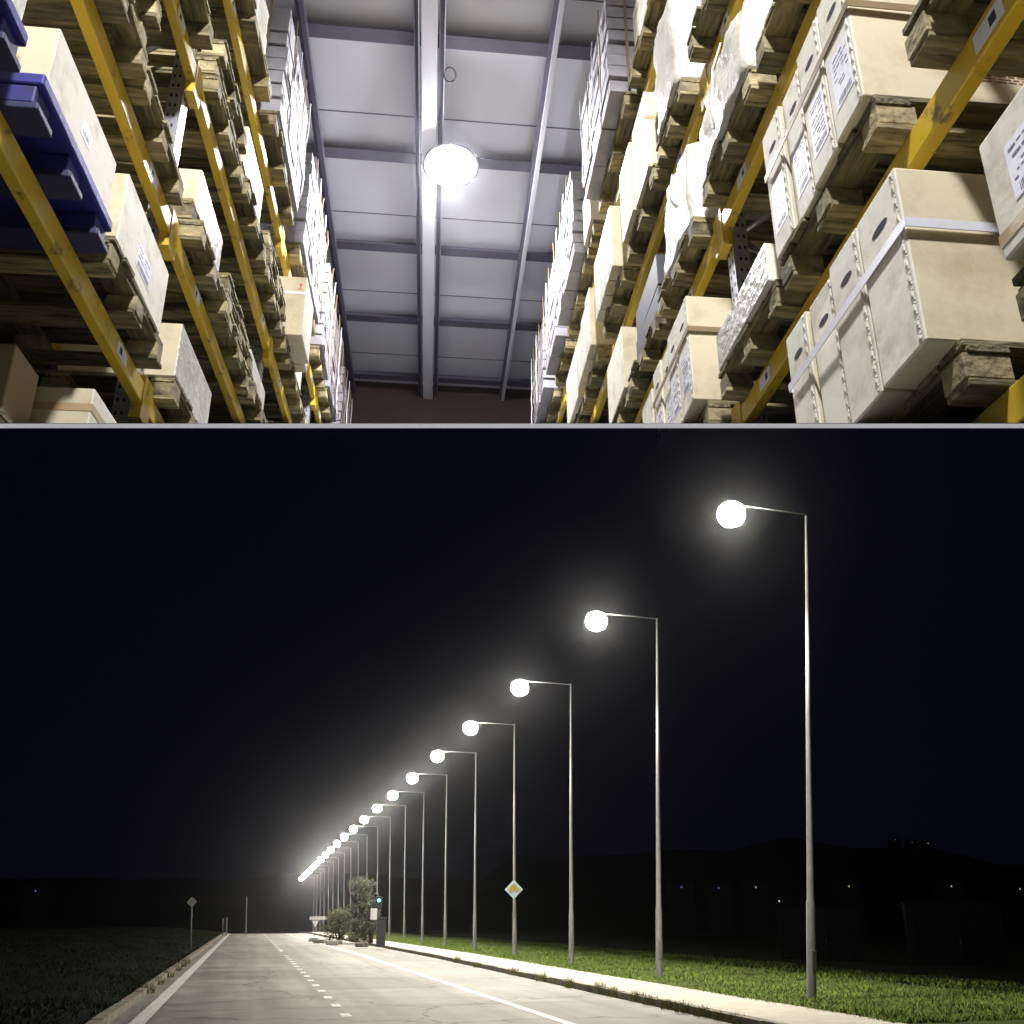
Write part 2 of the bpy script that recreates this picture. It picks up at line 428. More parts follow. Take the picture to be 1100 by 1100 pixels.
# ------------------------------------------------------------------ hall lamps
def bay_lamp(v, u, pw, label):
    r = hall_thing('high_bay_lamp', label, 'lamp', u, v, CEIL - .20, 'high bay lamps along the aisle')
    mb = MB(); mb.lathe([(.05, .19), (.05, .18), (.13, .175), (.13, .12), (.30, -.02), (.31, -.02), (.135, .13), (.0, .135)], 'lamp_shell', 32); mb.build('reflector', r)
    mb = MB(); mb.lathe([(.0, -.13), (.12, -.115), (.22, -.07), (.285, -.015), (.0, -.012)], 'bay_lens', 32); mb.build('lens', r)
    mb = MB(); mb.tube([(0, 0, .19), (0, 0, .215)], .09, 'lamp_shell', 16); mb.build('mount', r)
    d = bpy.data.lights.new('bay_light', 'SPOT'); d.energy = pw; d.spot_size = R_(172); d.spot_blend = .25; d.shadow_soft_size = .14; d.color = (.97, .96, 1.0)
    lo = bpy.data.objects.new('bay_light', d); col.objects.link(lo); lo.parent = r; lo.location = (0, 0, -.30)
    d2 = bpy.data.lights.new('bay_uplight', 'POINT'); 
    bpy.data.lights.remove(d2)
    return r
bay_lamp(7.58, .02, 560, 'glaring white high bay lamp hanging under the hall ceiling')
bay_lamp(-.6, .02, 2700, 'white high bay lamp behind the near part of the aisle')

# ------------------------------------------------------------------ racks
LV = {'L': [1.30, 2.45, 3.50, 4.60, 5.77], 'R': [1.25, 2.33, 3.53, 4.60, 5.97]}
UP = {'L': [1.35, 4.0, 6.6, 9.2, 11.8], 'R': [1.08, 3.75, 6.45, 9.15, 11.85]}
BH = .055
def rack(side):
    s = -1 if side == 'L' else 1
    nm = 'left' if s < 0 else 'right'
    r = hall_thing('pallet_rack', f'yellow beamed steel pallet rack along the {nm} side of the aisle', 'rack', s * 1.5, 0, 0)
    X = lambda a: s * a                     # a measured from the front face outward
    def bx(mb, a0, a1, y0, y1, z0, z1, m, bev=0): mb.box(min(X(a0), X(a1)), max(X(a0), X(a1)), y0, y1, z0, z1, m, bev)
    for v in UP[side]:
        for a in (.035, 1.0):
            mb = MB()
            bx(mb, a, a + .012, v - .045, v + .045, .3, 7.0, 'galvanised')
            bx(mb, a + .012, a + .085, v - .045, v - .033, .3, 7.0, 'galvanised')
            bx(mb, a + .012, a + .085, v + .033, v + .045, .3, 7.0, 'galvanised')
            u = mb.build('upright', r); HALL.append(u)
            mb = MB(); z = .6
            while z < 6.95:
                for dy in (-.022, .022): bx(mb, a - .0015, a - .0005, v + dy - .006, v + dy + .006, z, z + .022, 'hole')
                for dx in (.03, .06): bx(mb, a + dx, a + dx + .012, v - .0465, v - .0455, z, z + .022, 'hole')
                z += .075
            q = mb.build('slot_holes', u); HALL.append(q)
        mb = MB(); z = .5; fl = 0
        while z < 6.6:
            p0 = (X(.08), v, z); p1 = (X(1.0), v, z + .75)
            if fl: p0, p1 = (p1[0], v, z), (p0[0], v, z + .75)
            mb.tube([p0, p1], .016, 'galvanised', 6); z += .75; fl = 1 - fl
        HALL.append(mb.build('brace', r))
    for i, v in enumerate(UP[side][:-1]):
        v1 = UP[side][i + 1]
        for h in LV[side]:
            if h < .6 * v - .3 or h > 1.5 * (v1 + .6): continue
            for a in (0, 1.02):
                mb = MB(); bx(mb, a - .02, a + .034, v + .05, v1 - .05, h - BH, h + BH, 'yellow_steel', .006)
                b = mb.build('beam', r); HALL.append(b)
                if a: continue
                for y in (v + .05, v1 - .05):
                    mb = MB(); bx(mb, -.024, .03, y - (.0 if y == v + .05 else .012) - .05 * (y == v + .05), y + .05 * (y != v + .05) + .012 * (y == v + .05), h - .14, h + .10, 'yellow_steel')
                    HALL.append(mb.build('connector', b))
                for y in (v + .3 + .2 * rng.random(), v1 - .45):
                    mb = MB(); bx(mb, -.022, -.0205, y, y + .13, h - .035, h + .03, 'label'); bx(mb, -.0228, -.0222, y + .03, y + .06, h - .02, h + .015, 'dark_metal')
                    HALL.append(mb.build('sticker', b))
    return r
rack('L'); rack('R')

# ------------------------------------------------------------------ pallets (1.2 deep into the rack = x, 0.8 along the aisle = y)
def pallet_proto(seed, n=6, m='wood'):
    q = random.Random(seed)
    r = empty('wooden_pallet', 'x', 'pallet')
    deck = MB(); y = -.4
    wd = .8 / n
    for i in range(n):
        g = q.uniform(.008, .022)
        j = q.uniform(-.015, .015)
        deck.box(-.6 + j, .6 + q.uniform(-.015, .015), y + g / 2, y + wd - g / 2, .122, .144, m, .002)
        y += wd
    deck.build('deck', r)
    for x in (-.53, 0, .53):
        mb = MB(); mb.box(x - .06, x + .06, -.4, .4, .1005, .1215, 'wood_cross', .002); mb.build('cross_board', r)
    for yy, hw in ((-.345, .05), (0, .07), (.345, .05)):
        mb = MB(); mb.box(-.6, .6, yy - hw, yy + hw, 0, .0215, m, .002); mb.build('runner', r)
    for x in (-.53, 0, .53):
        for yy in (-.345, 0, .345):
            mb = MB(); dx = q.uniform(-.008, .008)
            mb.box(x - .068 + dx, x + .068 + dx, yy - .05, yy + .05, .022, .10, 'wood_block', .004); mb.build('block', r)
    return r
PROTO = [pallet_proto(1), pallet_proto(2, 5), pallet_proto(3, 7)]
PSEEN = [False] * 3
def pallet(side, lev, v0, v1, label, setback=0, zoff=0):
    s = -1 if side == 'L' else 1
    i = rng.randrange(3)
    if PSEEN[i]: o = copy_tree(PROTO[i])
    else: o = PROTO[i]; PSEEN[i] = True
    h = LV[side][lev] + BH + .001 + zoff
    o.location = W(s * (1.37 + .6 + setback), (v0 + v1) / 2, h)
    o.rotation_euler = (0, 0, HALL_RZ + (math.pi if s < 0 else 0) + rng.uniform(-.015, .015))
    o.scale = (1, (v1 - v0) / .8, 1)
    tag(o, label, 'pallet', 'wooden pallets in the racks')
    return h + .145

# ------------------------------------------------------------------ loads
def carton(name, label, side, u, v0, v1, h0, h1, depth, m='carton', face='carton_pale', handle=False, lab=None, tapev=False, crimp=False, printed=False, group=None, cat='carton', jit=0.01, arrow=False):
    """u: distance of the aisle face from the aisle's middle"""
    s = -1 if side == 'L' else 1
    L = v1 - v0; H = h1 - h0
    o = empty(name, label, cat, W(s * u, v0, h0), HALL_RZ + rng.uniform(-jit, jit), group)
    def bx(mb, a0, a1, y0, y1, z0, z1, mm, bev=0): mb.box(min(s * a0, s * a1), max(s * a0, s * a1), y0, y1, z0, z1, mm, bev)
    mb = MB(); bx(mb, 0, depth, 0, L, 0, H, m, .006)
    if face != m:
        kf = mb.mi(face); mb.bm.faces.ensure_lookup_table()
        for f in mb.bm.faces:
            f.normal_update()
            if abs(f.calc_center_median().x) < .004: f.material_index = kf
    # slight sag and bulge
    mb.build('body', o)
    if handle:
        mb = MB(); yc = L * .5; zc = H * .80
        pts = []
        for i in range(16):
            t = 2 * math.pi * i / 16
            pts.append((.043 * math.cos(t) * (L / .22), .0135 * math.sin(t)))
        A = [mb.bm.verts.new((-s * .0012, yc + a, zc + b)) for a, b in pts]
        B = [mb.bm.verts.new((-s * .0002, yc + a * .97, zc + b * .97)) for a, b in pts]
        k = mb.mi('hole')
        mb.bm.faces.new(A).material_index = k
        for i in range(16): mb.bm.faces.new((A[i], A[(i + 1) % 16], B[(i + 1) % 16], B[i])).material_index = k
        mb.build('hand_hole', o)
    if lab:
        mb = MB(); bx(mb, -.0015, -.0003, L * lab[0], L * lab[1], H * lab[2], H * lab[3], 'label'); pl = mb.build('paper_label', o)
        mb = MB(); z = H * lab[3] - .02; ya, yb = L * lab[0] + .012, L * lab[1] - .012
        while z > H * lab[2] + .05:
            y = ya
            while y < yb - .01:
                w_ = min(rng.uniform(.008, .04), yb - y)
                if rng.random() < .72: bx(mb, -.0022, -.0017, y, y + w_, z - rng.uniform(.003, .008), z, 'ink')
                y += w_ + .006
            z -= rng.uniform(.014, .03)
        y = ya
        while y < yb - .008:
            w_ = rng.uniform(.001, .004); bx(mb, -.0022, -.0017, y, y + w_, H * lab[2] + .01, H * lab[2] + .035, 'ink'); y += w_ + rng.uniform(.002, .005)
        mb.build('printing', pl)
    if crimp:
        pts = []; rad = []; n_ = int(H / .006); ph = rng.uniform(0, 6)
        for i in range(n_ + 1):
            z = .012 + (H - .024) * i / n_
            wv = abs(math.sin(z * 62 + ph + .6 * math.sin(z * 9)))
            pts.append((s * .0035, .012 + .010 * wv, z)); rad.append(.0045 + .0045 * wv)
        mb = MB(); mb.tube(pts, rad, face, 8)
        mb.build('crimped_edge', o)
    if tapev:
        mb = MB(); bx(mb, .0 if True else 0, depth, -.0018, -.0005, H * tapev, H * tapev + .035, 'tape')
        bx(mb, -.0018, -.0005, 0, L, H * tapev, H * tapev + .035, 'tape')
        mb.build('tape', o)
    if printed:
        mb = MB(); z = H * .18
        while z < H * .82:
            a = depth * .55
            while a < depth * .93:
                w_ = rng.uniform(.02, .07); bx(mb, a, min(a + w_, depth * .95), -.0014, -.0004, z, z + .004, 'print_ink'); a += w_ + .008
            z += .013
        mb.build('print_lines', o)
    if arrow:
        mb = MB(); c = depth * .16; z = H * .8
        bx(mb, c - .005, c + .005, -.0014, -.0004, z, z + .03, 'red_ink')
        k = mb.mi('red_ink'); mb.bm.faces.new([mb.bm.verts.new((s * (c + x), -.0013, z + y)) for x, y in ((-.02, .03), (.02, .03), (0, .055))]).material_index = k
        bx(mb, c - .025, c + .025, -.0014, -.0004, z - .012, z - .006, 'red_ink')
        mb.build('arrow_print', o)
        mb = MB(); bx(mb, .0, depth, -.0018, -.0003, H * .70, H * .74, 'label'); mb.build('paper_tape', o)
    return o
def wrapped(name, label, side, u, v0, v1, h0, h1, depth, taper=.12, m='film', rough=.045, seed=1, group=None, straps=1):
    s = -1 if side == 'L' else 1
    L = v1 - v0; H = h1 - h0
    o = empty(name, label, 'load', W(s * u, v0, h0), HALL_RZ + rng.uniform(-.02, .02), group)
    mb = MB(); mb.box(0, depth, 0, L, 0, H, m)
    bmesh.ops.subdivide_edges(mb.bm, edges=mb.bm.edges[:], cuts=13, use_grid_fill=True)
    for v in mb.bm.verts:
        x, y, z = v.co
        zz = z / H
        cx, cy = x - depth / 2, y - L / 2
        rr = (abs(cx / (depth / 2)) ** 6 + abs(cy / (L / 2)) ** 6) ** (1 / 6) if True else 1
        f = 1 - taper * zz ** 2
        if rr > 1: f /= rr ** .5
        # rounded top edge
        top = max(0, zz - .82) / .18
        ed = max(abs(cx / (depth / 2)), abs(cy / (L / 2)))
        z2 = z - H * .10 * top * max(0, ed - .6) / .4
        q = Vector((x * 5, y * 5, z * 5 + seed * 11))
        d = noise.noise(q) + .5 * noise.noise(q * 2.3) + .35 * abs(noise.noise(q * 4.1))
        k = 1 if 0.02 < zz else .2
        v.co = (depth / 2 + cx * f + d * rough * k * (cx / (depth / 2)), L / 2 + cy * f + d * rough * k * (cy / (L / 2)), max(0, z2 + (d * rough * .5 if zz > .9 else 0)))
        v.co.x *= s
    for f in mb.bm.faces: f.smooth = True
    mb.build('wrapped_body', o)
    for i in range(straps):
        y = L * (i + 1) / (straps + 1)
        mb = MB(); pts = [(-s * (.012 + .02), y, .0), (-s * .03, y + .01, H * .3), (-s * .012, y, H * .65), (s * (depth * taper * .4), y, H * .97)]
        mb.tube(pts, .005, 'white_band', 6); mb.build('strap', o)
    return o
def bundle(label, side, u, v0, v1, h0, h1, depth, seed, layers=9):
    """strapped stack of flat grey packs"""
    q = random.Random(seed)
    s = -1 if side == 'L' else 1
    L = v1 - v0; H = h1 - h0
    o = empty('strapped_bundle', label, 'bundle', W(s * u, v0, h0), HALL_RZ, 'strapped bundles on the top level')
    mb = MB(); z = 0; t = H / layers
    nseg = max(2, int(L / .30))
    for i in range(layers):
        for j in range(nseg):
            a = q.uniform(-.010, .008); y0 = L * j / nseg + q.uniform(0, .012); y1 = L * (j + 1) / nseg - q.uniform(0, .012)
            b = q.uniform(-.02, .02) if j == 0 else 0
            mb.box(min(s * a, s * depth), max(s * a, s * depth), y0 + b, y1, z + .004 + q.uniform(0, .004), z + t - q.uniform(.006, .016), 'grey_board', .006)
        z += t
    mb.build('packs', o)
    for j in range(nseg + 1):
        y = L * (j + .5) / (nseg + 1)
        mb = MB(); pts = []
        for i in range(9): pts.append((-s * (.030 + q.uniform(0, .014)), y + q.uniform(-.015, .015), H * i / 8))
        mb.tube(pts, .006, 'brown_band' if j % 2 == 0 else 'white_band', 5); mb.build('strap', o)
    mb = MB(); x = s * depth * .45
    mb.box(x - .012, x + .012, -.03, -.026, .01, H + .01, 'brown_band'); mb.build('end_strap', o)
    for i in range(layers):
        for j in range(nseg):
            if q.random() < .22:
                y0 = L * (j + q.uniform(.12, .3)) / nseg; y1 = y0 + L / nseg * q.uniform(.3, .55)
                mb = MB(); mb.box(min(-s * .026, -s * .0245), max(-s * .026, -s * .0245), y0, y1, t * i + t * .2, t * i + t * .78, 'label'); mb.build('paper_label', o)
    return o
LEVN = ['lowest', 'second', 'third', 'fourth', 'top']
cnt = {}
def slot(side, lev, v0, v1, load_name, setback=0):
    k = (side, lev); cnt[k] = cnt.get(k, 0) + 1
    nm = 'left' if side == 'L' else 'right'
    where = f'{ORD[cnt[k]-1]} pallet from the camera on the {LEVN[lev]} level of the {nm} rack'
    # an underside view: say what it carries and which one
    lab = f'wooden pallet under {load_name}, {ORD[cnt[k]-1]} on {nm} {LEVN[lev]} level'
    return pallet(side, lev, v0, v1, lab, setback)
def tall_row(side, lev, u, v0, widths, H, what, first_depth=.72, d0=None, lab=True, crimp=True):
    s = 'left' if side == 'L' else 'right'
    names = ['nearest', 'second', 'third', 'fourth', 'fifth']
    h = d0; v = v0
    for i, w_ in enumerate(widths):
        first = i == 0
        carton('carton', f'{names[i]} of the tall hand-holed cartons {what}', side, u - (.025 if first else [0, .02, .006, .016, .0][i]), v, v + w_ - rng.uniform(.006, .018), h, h + H + rng.uniform(-.012, .008), first_depth,
               handle=True, lab=(.18, .82, .16, .52) if lab else None, crimp=crimp, printed=first, group='tall cartons with hand holes', tapev=False)
        v += w_
def band(side, u, v0, v1, h, depth, what, m='white_band', drop_=0.0):
    s = -1 if side == 'L' else 1
    mb = MB(); g = .012
    def bx(a0, a1, y0, y1): mb.box(min(s * a0, s * a1), max(s * a0, s * a1), y0, y1, -.016, .016, m)
    bx(-.032, -.029, -g, v1 - v0); bx(-.032, depth, -g - .003, -g); bx(-.029, depth, v1 - v0 - .003, v1 - v0)
    o = mb.build('packing_strap', None, W(s * u, v0, h), HALL_RZ)
    return tag(o, what, 'strap')

# ---- right rack
d = slot('R', 0, .75, 1.64, 'the printed pale carton at the right edge')
carton('carton', 'pale carton with dark print, cut by the right edge of the view', 'R', 1.34, .8, 1.62, d + .04, d + .40, .6, m='carton', lab=(.35, .9, .3, .75), crimp=False, tapev=.1)
d = slot('R', 0, 1.86, 2.70, 'the four tall cartons by the right edge')
tall_row('R', 0, 1.31, 1.88, [.25, .21, .20, .19], .60, 'at the lower right edge of the hall', .75, d, lab=False)
band('R', 1.31, 1.88, 2.71, d + .385, .74, 'white strap round the row of tall cartons at the lower right', 'white_band')
d = slot('R', 1, 1.0, 1.84, 'a hidden load above the view')
carton('carton', 'brown carton on the second level of the right rack, nearest the camera', 'R', 1.5, 1.1, 1.8, d, d + .5, .7, m='carton_brown', face='carton_brown')
d = slot('R', 1, 2.03, 2.84, 'the brown strapped row of tall cartons')
tall_row('R', 1, 1.37, 2.05, [.21, .20, .19, .19], .64, 'in the brown strapped row at the upper right', .75, d)
band('R', 1.37, 2.05, 2.82, d + .41, .74, 'brown strap round the row of tall cartons at the upper right', 'brown_band')
d = slot('R', 1, 2.93, 3.66, 'the low white box')
carton('carton', 'low white box beside the perforated upright of the right rack', 'R', 1.36, 2.95, 3.62, d, d + .20, .6, m='carton_pale', face='film')
d = slot('R', 1, 3.86, 4.65, 'the printed tall cartons in mid rack')
tall_row('R', 1, 1.33, 3.87, [.22, .20, .18, .18], .66, 'beyond the perforated upright of the right rack', .62, d)
band('R', 1.33, 3.87, 4.63, d + .43, .62, 'brown strap round the tall cartons beyond the perforated upright', 'brown_band')
d = slot('R', 1, 4.75, 5.5, 'the torn open cartons')
carton('carton', 'torn pale carton with a frayed edge, left of the tall printed cartons', 'R', 1.34, 4.78, 5.05, d, d + .66, .55, crimp=True)
carton('carton', 'pale carton behind the torn one, low on the right rack', 'R', 1.36, 5.08, 5.46, d, d + .5, .55, crimp=True)
d = slot('R', 2, 2.03, 2.84, 'a carton high at the top edge')
carton('carton', 'brown carton on the third level of the right rack, nearest the camera', 'R', 1.48, 2.1, 2.8, d, d + .5, .7, m='carton_brown', face='carton_brown')
d = slot('R', 2, 2.92, 3.66, 'the crinkled white wrapped load')
wrapped('wrapped_load', 'crinkled white film wrapped load strapped to its pallet, upper right', 'R', 1.36, 2.93, 3.62, d, d + .62, .8, .15, seed=2, rough=.032)
d = slot('R', 2, 3.86, 4.6, 'the white wrapped load beyond the upright')
wrapped('wrapped_load', 'smooth white wrapped load between the two yellow beams, right of centre', 'R', 1.37, 3.9, 4.5, d, d + .66, .75, .06, seed=5, rough=.022)
d = slot('R', 2, 4.7, 5.5, 'the dark crates')
for i in range(2):
    carton('crate', f'black plastic crate in the gloom, {["lower", "upper"][i]} of two, behind the thin yellow beam', 'R', 1.42, 4.75, 5.4, d + .26 * i, d + .26 * i + .25, .7, m='dark_metal', face='dark_metal', cat='crate')
d = slot('R', 2, 5.55, 6.3, 'a pale carton low in the rack')
carton('carton', 'pale carton far down the third level of the right rack', 'R', 1.36, 5.6, 6.2, d, d + .55, .6, crimp=False)
d = slot('R', 3, 2.92, 3.66, 'the big white sack')
wrapped('sack', 'big white sack drooping over its pallet at the top edge, right of the upright', 'R', 1.45, 2.95, 3.6, d, d + .8, .8, .2, seed=8, rough=.03, straps=0)
d = slot('R', 3, 3.86, 4.42, 'the pointed white sack')
wrapped('sack', 'smooth pointed white sack at the top edge, left of the big sack', 'R', 1.36, 3.87, 4.40, d, d + .9, .75, .05, seed=9, rough=.03, straps=0)
d = slot('R', 3, 4.52, 5.35, 'the two white fronted cartons')
carton('carton', 'white fronted carton with a dark side and tape, high on the right rack', 'R', 1.35, 4.55, 4.92, d, d + .68, .6, m='carton', face='film', tapev=.62)
carton('carton', 'white fronted carton behind the taped one, high on the right rack', 'R', 1.33, 4.95, 5.3, d, d + .64, .6, m='carton', face='film')
d = slot('R', 3, 5.52, 6.28, 'the wide cartons of the fourth level')
for i in range(4):
    carton('carton', f'{ORD[i]} of four white fronted cartons with dark printed sides, right rack', 'R', 1.30, 5.54 + i * .18, 5.71 + i * .18, d, d + .60, .68, m='carton', face='film', printed=i == 0)
d = slot('R', 3, 6.54, 7.3, 'the stepped cartons')
for i in range(3):
    carton('carton', f'{ORD[i]} of three stepped pale cartons far down the right rack', 'R', 1.31, 6.56 + i * .24, 6.78 + i * .24, d, d + .62 - .05 * i, .6, m='carton', face='film')
d = slot('R', 3, 7.4, 8.15, 'the last cartons above the divider')
carton('carton', 'pale carton farthest down the fourth level, right rack', 'R', 1.33, 7.42, 8.05, d, d + .6, .6, face='film')
d = slot('R', 4, 4.2, 5.0, 'a crate at the top edge')
carton('carton', 'brown carton on the top level of the right rack, nearest the camera', 'R', 1.42, 4.25, 4.95, d, d + .6, .7, m='carton_brown')
for i, (a, b) in enumerate(((5.12, 6.30), (6.52, 6.88), (6.95, 8.15), (8.32, 9.1), (9.33, 10.4))):
    d = slot('R', 4, a, b, f'the {ORD[max(0, i - 1)]} grey bundle' if i != 1 else 'the carton between two grey bundles')
    if i == 1: carton('carton', 'pale carton between two strapped grey bundles, top of the right rack', 'R', 1.34, a, b, d, d + .5, .6, face='film'); continue
    bundle(f'strapped stack of flat grey packs, {ORD[i if i == 0 else i-1]} along the top of the right rack', 'R', 1.25, a, b, d, d + 1.05, .34, 20 + i, 8)

# ---- left rack
d = slot('L', 0, 2.42, 3.22, 'a dark carton at the divider line')
carton('carton', 'dark brown carton low at the left edge', 'L', 1.62, 3.0, 3.22, d, d + .55, .5, m='carton_brown', face='carton_brown')
d = slot('L', 0, 3.25, 3.92, 'the pale carton at the divider line')
carton('carton', 'pale taped carton standing at the divider line, lower left', 'L', 1.42, 3.27, 3.85, d, d + .54, .36, tapev=.8)
def blue_pallet(v0, v1, label):
    h = LV['L'][1] + BH + .002
    o = empty('plastic_pallet', label, 'pallet', W(-1.36, v0, h), HALL_RZ, 'blue plastic pallets')
    L = v1 - v0
    mb = MB(); mb.box(-1.15, 0, 0, L, .11, .16, 'blue_plastic', .008); mb.build('deck', o)
    for y in (0, L / 2 - .06, L - .12):
        mb = MB(); mb.box(-1.15, -.0, y, y + .12, 0, .03, 'shaded_blue', .006); mb.build('skid', o)  # skids take the blue with underside shade in its colour
        for x in (-1.13, -.64, -.16):
            mb = MB(); mb.box(x, x + .14, y + .005, y + .115, .0305, .1095, 'blue_plastic', .008); mb.build('foot', o)
    return h + .161
d = blue_pallet(1.50, 2.20, 'blue plastic pallet at the left edge, nearest the camera')
carton('carton', 'white carton with blue wrap at the left edge of the view', 'L', 1.38, 1.52, 2.18, d, d + .42, .6, m='carton_pale', face='film')
d = blue_pallet(2.33, 3.02, 'blue plastic pallet under the torn pale carton, left rack')
carton('carton', 'torn pale carton on the blue plastic pallet', 'L', 1.37, 2.37, 2.97, d, d + .26, .62, m='carton', face='carton_pale', tapev=False, lab=(.45, .6, .3, .55))
d = slot('L', 1, 3.07, 3.83, 'the taped pale carton')
carton('carton', 'pale carton with a white tape on top of a wooden pallet, left rack', 'L', 1.37, 3.10, 3.74, d, d + .36, .56, face='carton_pale', lab=(.35, .65, .2, .55))
d = slot('L', 1, 4.08, 4.85, 'a low carton at the divider line')
carton('carton', 'pale carton at the divider line beside the yellow connector, left rack', 'L', 1.40, 4.12, 4.8, d, d + .35, .6, face='film')
for lev, slots in ((2, ((2.45, 3.1, 0, 0), (3.14, 3.86, .03, 0), (4.10, 4.85, 0, .30), (4.9, 5.68, .02, 0), (5.72, 6.48, 0, .2))),
                   (3, ((3.1, 3.84, .0, 0), (4.10, 4.86, .03, 0), (4.9, 5.66, 0, .42), (5.72, 6.5, 0, 0), (6.66, 7.22, 0, 0), (7.3, 8.05, 0, .45))),
                   (4, ((4.08, 5.2, 0, .7), (5.38, 6.48, 0, 0), (6.86, 8.1, 0, 0), (8.44, 9.15, 0, 0), (9.28, 10.1, 0, 0), (10.5, 11.5, 0, 0)))):
    for i, (a, b, sb, H) in enumerate(slots):
        if lev == 3 and i == 4:
            d = slot('L', 3, a, b, 'the carton with a red arrow')
            carton('carton', 'pale open carton with a small red arrow printed on its side', 'L', 1.24, a, b - .12, d, d + .62, .32, face='film', arrow=True)
            carton('carton', 'white fronted carton behind the one with the red arrow', 'L', 1.27, b - .1, b + .02, d, d + .70, .35, face='film'); continue
        if lev == 4 and i > 0:
            d = slot('L', 4, a, b, f'the {ORD[i-1]} grey bundle')
            bundle(f'strapped stack of flat grey packs, {ORD[i-1]} along the top of the left rack', 'L', 1.345, a, b, d, d + 1.15, .34, 40 + i, 8); continue
        if lev == 4:
            d = slot('L', lev, a, b, 'a wrapped load', sb)
            wrapped('wrapped_load', 'crinkled white film wrapped load at the top of the left rack', 'L', 1.42, a, b, d, d + H, .8, .05, seed=12, rough=.03); continue
        nst = [[2, 0, 1, 2, 1], [1, 2, 1, 2, 0, 1]][lev - 2][i]
        d = slot('L', lev, a, b, 'another wooden pallet' if nst else 'nothing, bare', sb)
        for j in range(nst):
            pallet('L', lev, a, b, f'wooden pallet stacked {["second", "third", "fourth"][j]} up, {ORD[i]} pile on left {LEVN[lev]} level', sb + rng.uniform(-.03, .07), zoff=.146 * (j + 1))
        d += .146 * nst
        if H: carton('carton', f'white box seen as a bright sliver, {ORD[i]} on the left {LEVN[lev]} level', 'L', 1.45 + sb, a + .1, b - .06, d, d + H, .7, m='carton', face='film')

# ------------------------------------------------------------------ cut hall goods by the added sloping divider
bpy.context.view_layer.update()
pn = Vector((0, -DIVIDER_T, 1)).normalized()
p0 = Vector((0, 0, CAM_H + .002))
HNAMES = ('wooden_pallet', 'plastic_pallet', 'carton', 'crate', 'wrapped_load', 'sack', 'strapped_bundle', 'packing_strap')
def clip(o):
    """returns True when nothing of the mesh is left"""
    mw = o.matrix_world
    ds = [pn.dot(mw @ Vector(c) - p0) for c in o.bound_box]
    if min(ds) >= 0: return False
    if max(ds) <= 0: return True
    inv = mw.inverted()
    bm = bmesh.new(); bm.from_mesh(o.data)
    n_l = (mw.to_3x3().transposed() @ pn).normalized()
    bmesh.ops.bisect_plane(bm, geom=bm.verts[:] + bm.edges[:] + bm.faces[:], plane_co=inv @ p0, plane_no=n_l, clear_inner=True)
    if not bm.faces: bm.free(); return True
    me = o.data.copy(); bm.to_mesh(me); bm.free(); o.data = me
    return False
def kill(o):
    for c in kids(o): kill(c)
    bpy.data.objects.remove(o)
roots = [o for o in bpy.data.objects if o.parent is None and o.name.split('.')[0] in HNAMES]
for r in roots:
    ch = [r] if r.type == 'MESH' else kids(r)
    left = 0
    for c in list(ch):
        if clip(c): kill(c)
        else: left += 1
    if r.type == 'EMPTY' and left == 0: kill(r)
names = [o.name for o in HALL]
for nme in names:
    o = bpy.data.objects.get(nme)
    if o and clip(o): kill(o)

# ================================================================== STREET LAMPS
P1 = RE * 0 + Vector((0, 0, 0))
def pix_ground(px, py, z=0):
    t = PITCH
    Fv = Vector((0, math.cos(t), math.sin(t))); U = Vector((0, -math.sin(t), math.cos(t)))
    r = Fv + (px - 550) / 950 * Vector((1, 0, 0)) + (639 - py) / 950 * U
    s = (z - CAM_H) / r.z
    return Vector((0, 0, CAM_H)) + r * s
def ct(px, py, z=0):
    p = pix_ground(px, py, z); return p.dot(RE), p.dot(RD)
POLE_H = 11.05
c0, t0 = ct(872, 1075, .1)
def lamp_proto():
    r = empty('street_lamp', 'x', 'street lamp')
    mb = MB(); mb.tube([(0, 0, 0), (0, 0, .05), (0, 0, 1.9), (0, 0, 1.95), (0, 0, 6), (0, 0, POLE_H)], [.10, .095, .09, .075, .058, .028], 'pole_steel', 14); mb.build('pole', r)
    mb = MB(); mb.box(-.05, .05, -.115, -.098, .5, .95, 'pole_steel', .004); mb.build('access_door', r)
    mb = MB(); mb.tube([(0, 0, POLE_H - .04), (-.7, 0, POLE_H - .03), (-1.95, 0, POLE_H - .03)], [.018, .016, .014], 'pole_steel', 10)
    mb.build('arm', r)
    hd = MB(); hd.lathe([(.0, .10), (.10, .09), (.22, .02), (.24, .0), (.0, -.001)], 'lamp_shell', 28, (-2.1, 0, POLE_H - .06)); hd = hd.build('lamp_head', r)
    mb = MB(); mb.lathe([(.20, -.003), (.28, -.06), (.325, -.18), (.325, -.32), (.25, -.46), (.12, -.53), (.0, -.545)], 'street_lens', 28, (-2.1, 0, POLE_H - .06)); mb.build('lens_bowl', hd)
    d = bpy.data.lights.new('street_light', 'SPOT'); d.energy = 6600; d.spot_size = R_(110); d.spot_blend = .62; d.shadow_soft_size = .2; d.color = (1, .95, .85)
    lo = bpy.data.objects.new('street_light', d); col.objects.link(lo); lo.parent = r; lo.location = (-2.1, 0, POLE_H - .66); lo.rotation_euler = (0, R_(10), 0)
    return r
lp = lamp_proto()
NL = 21
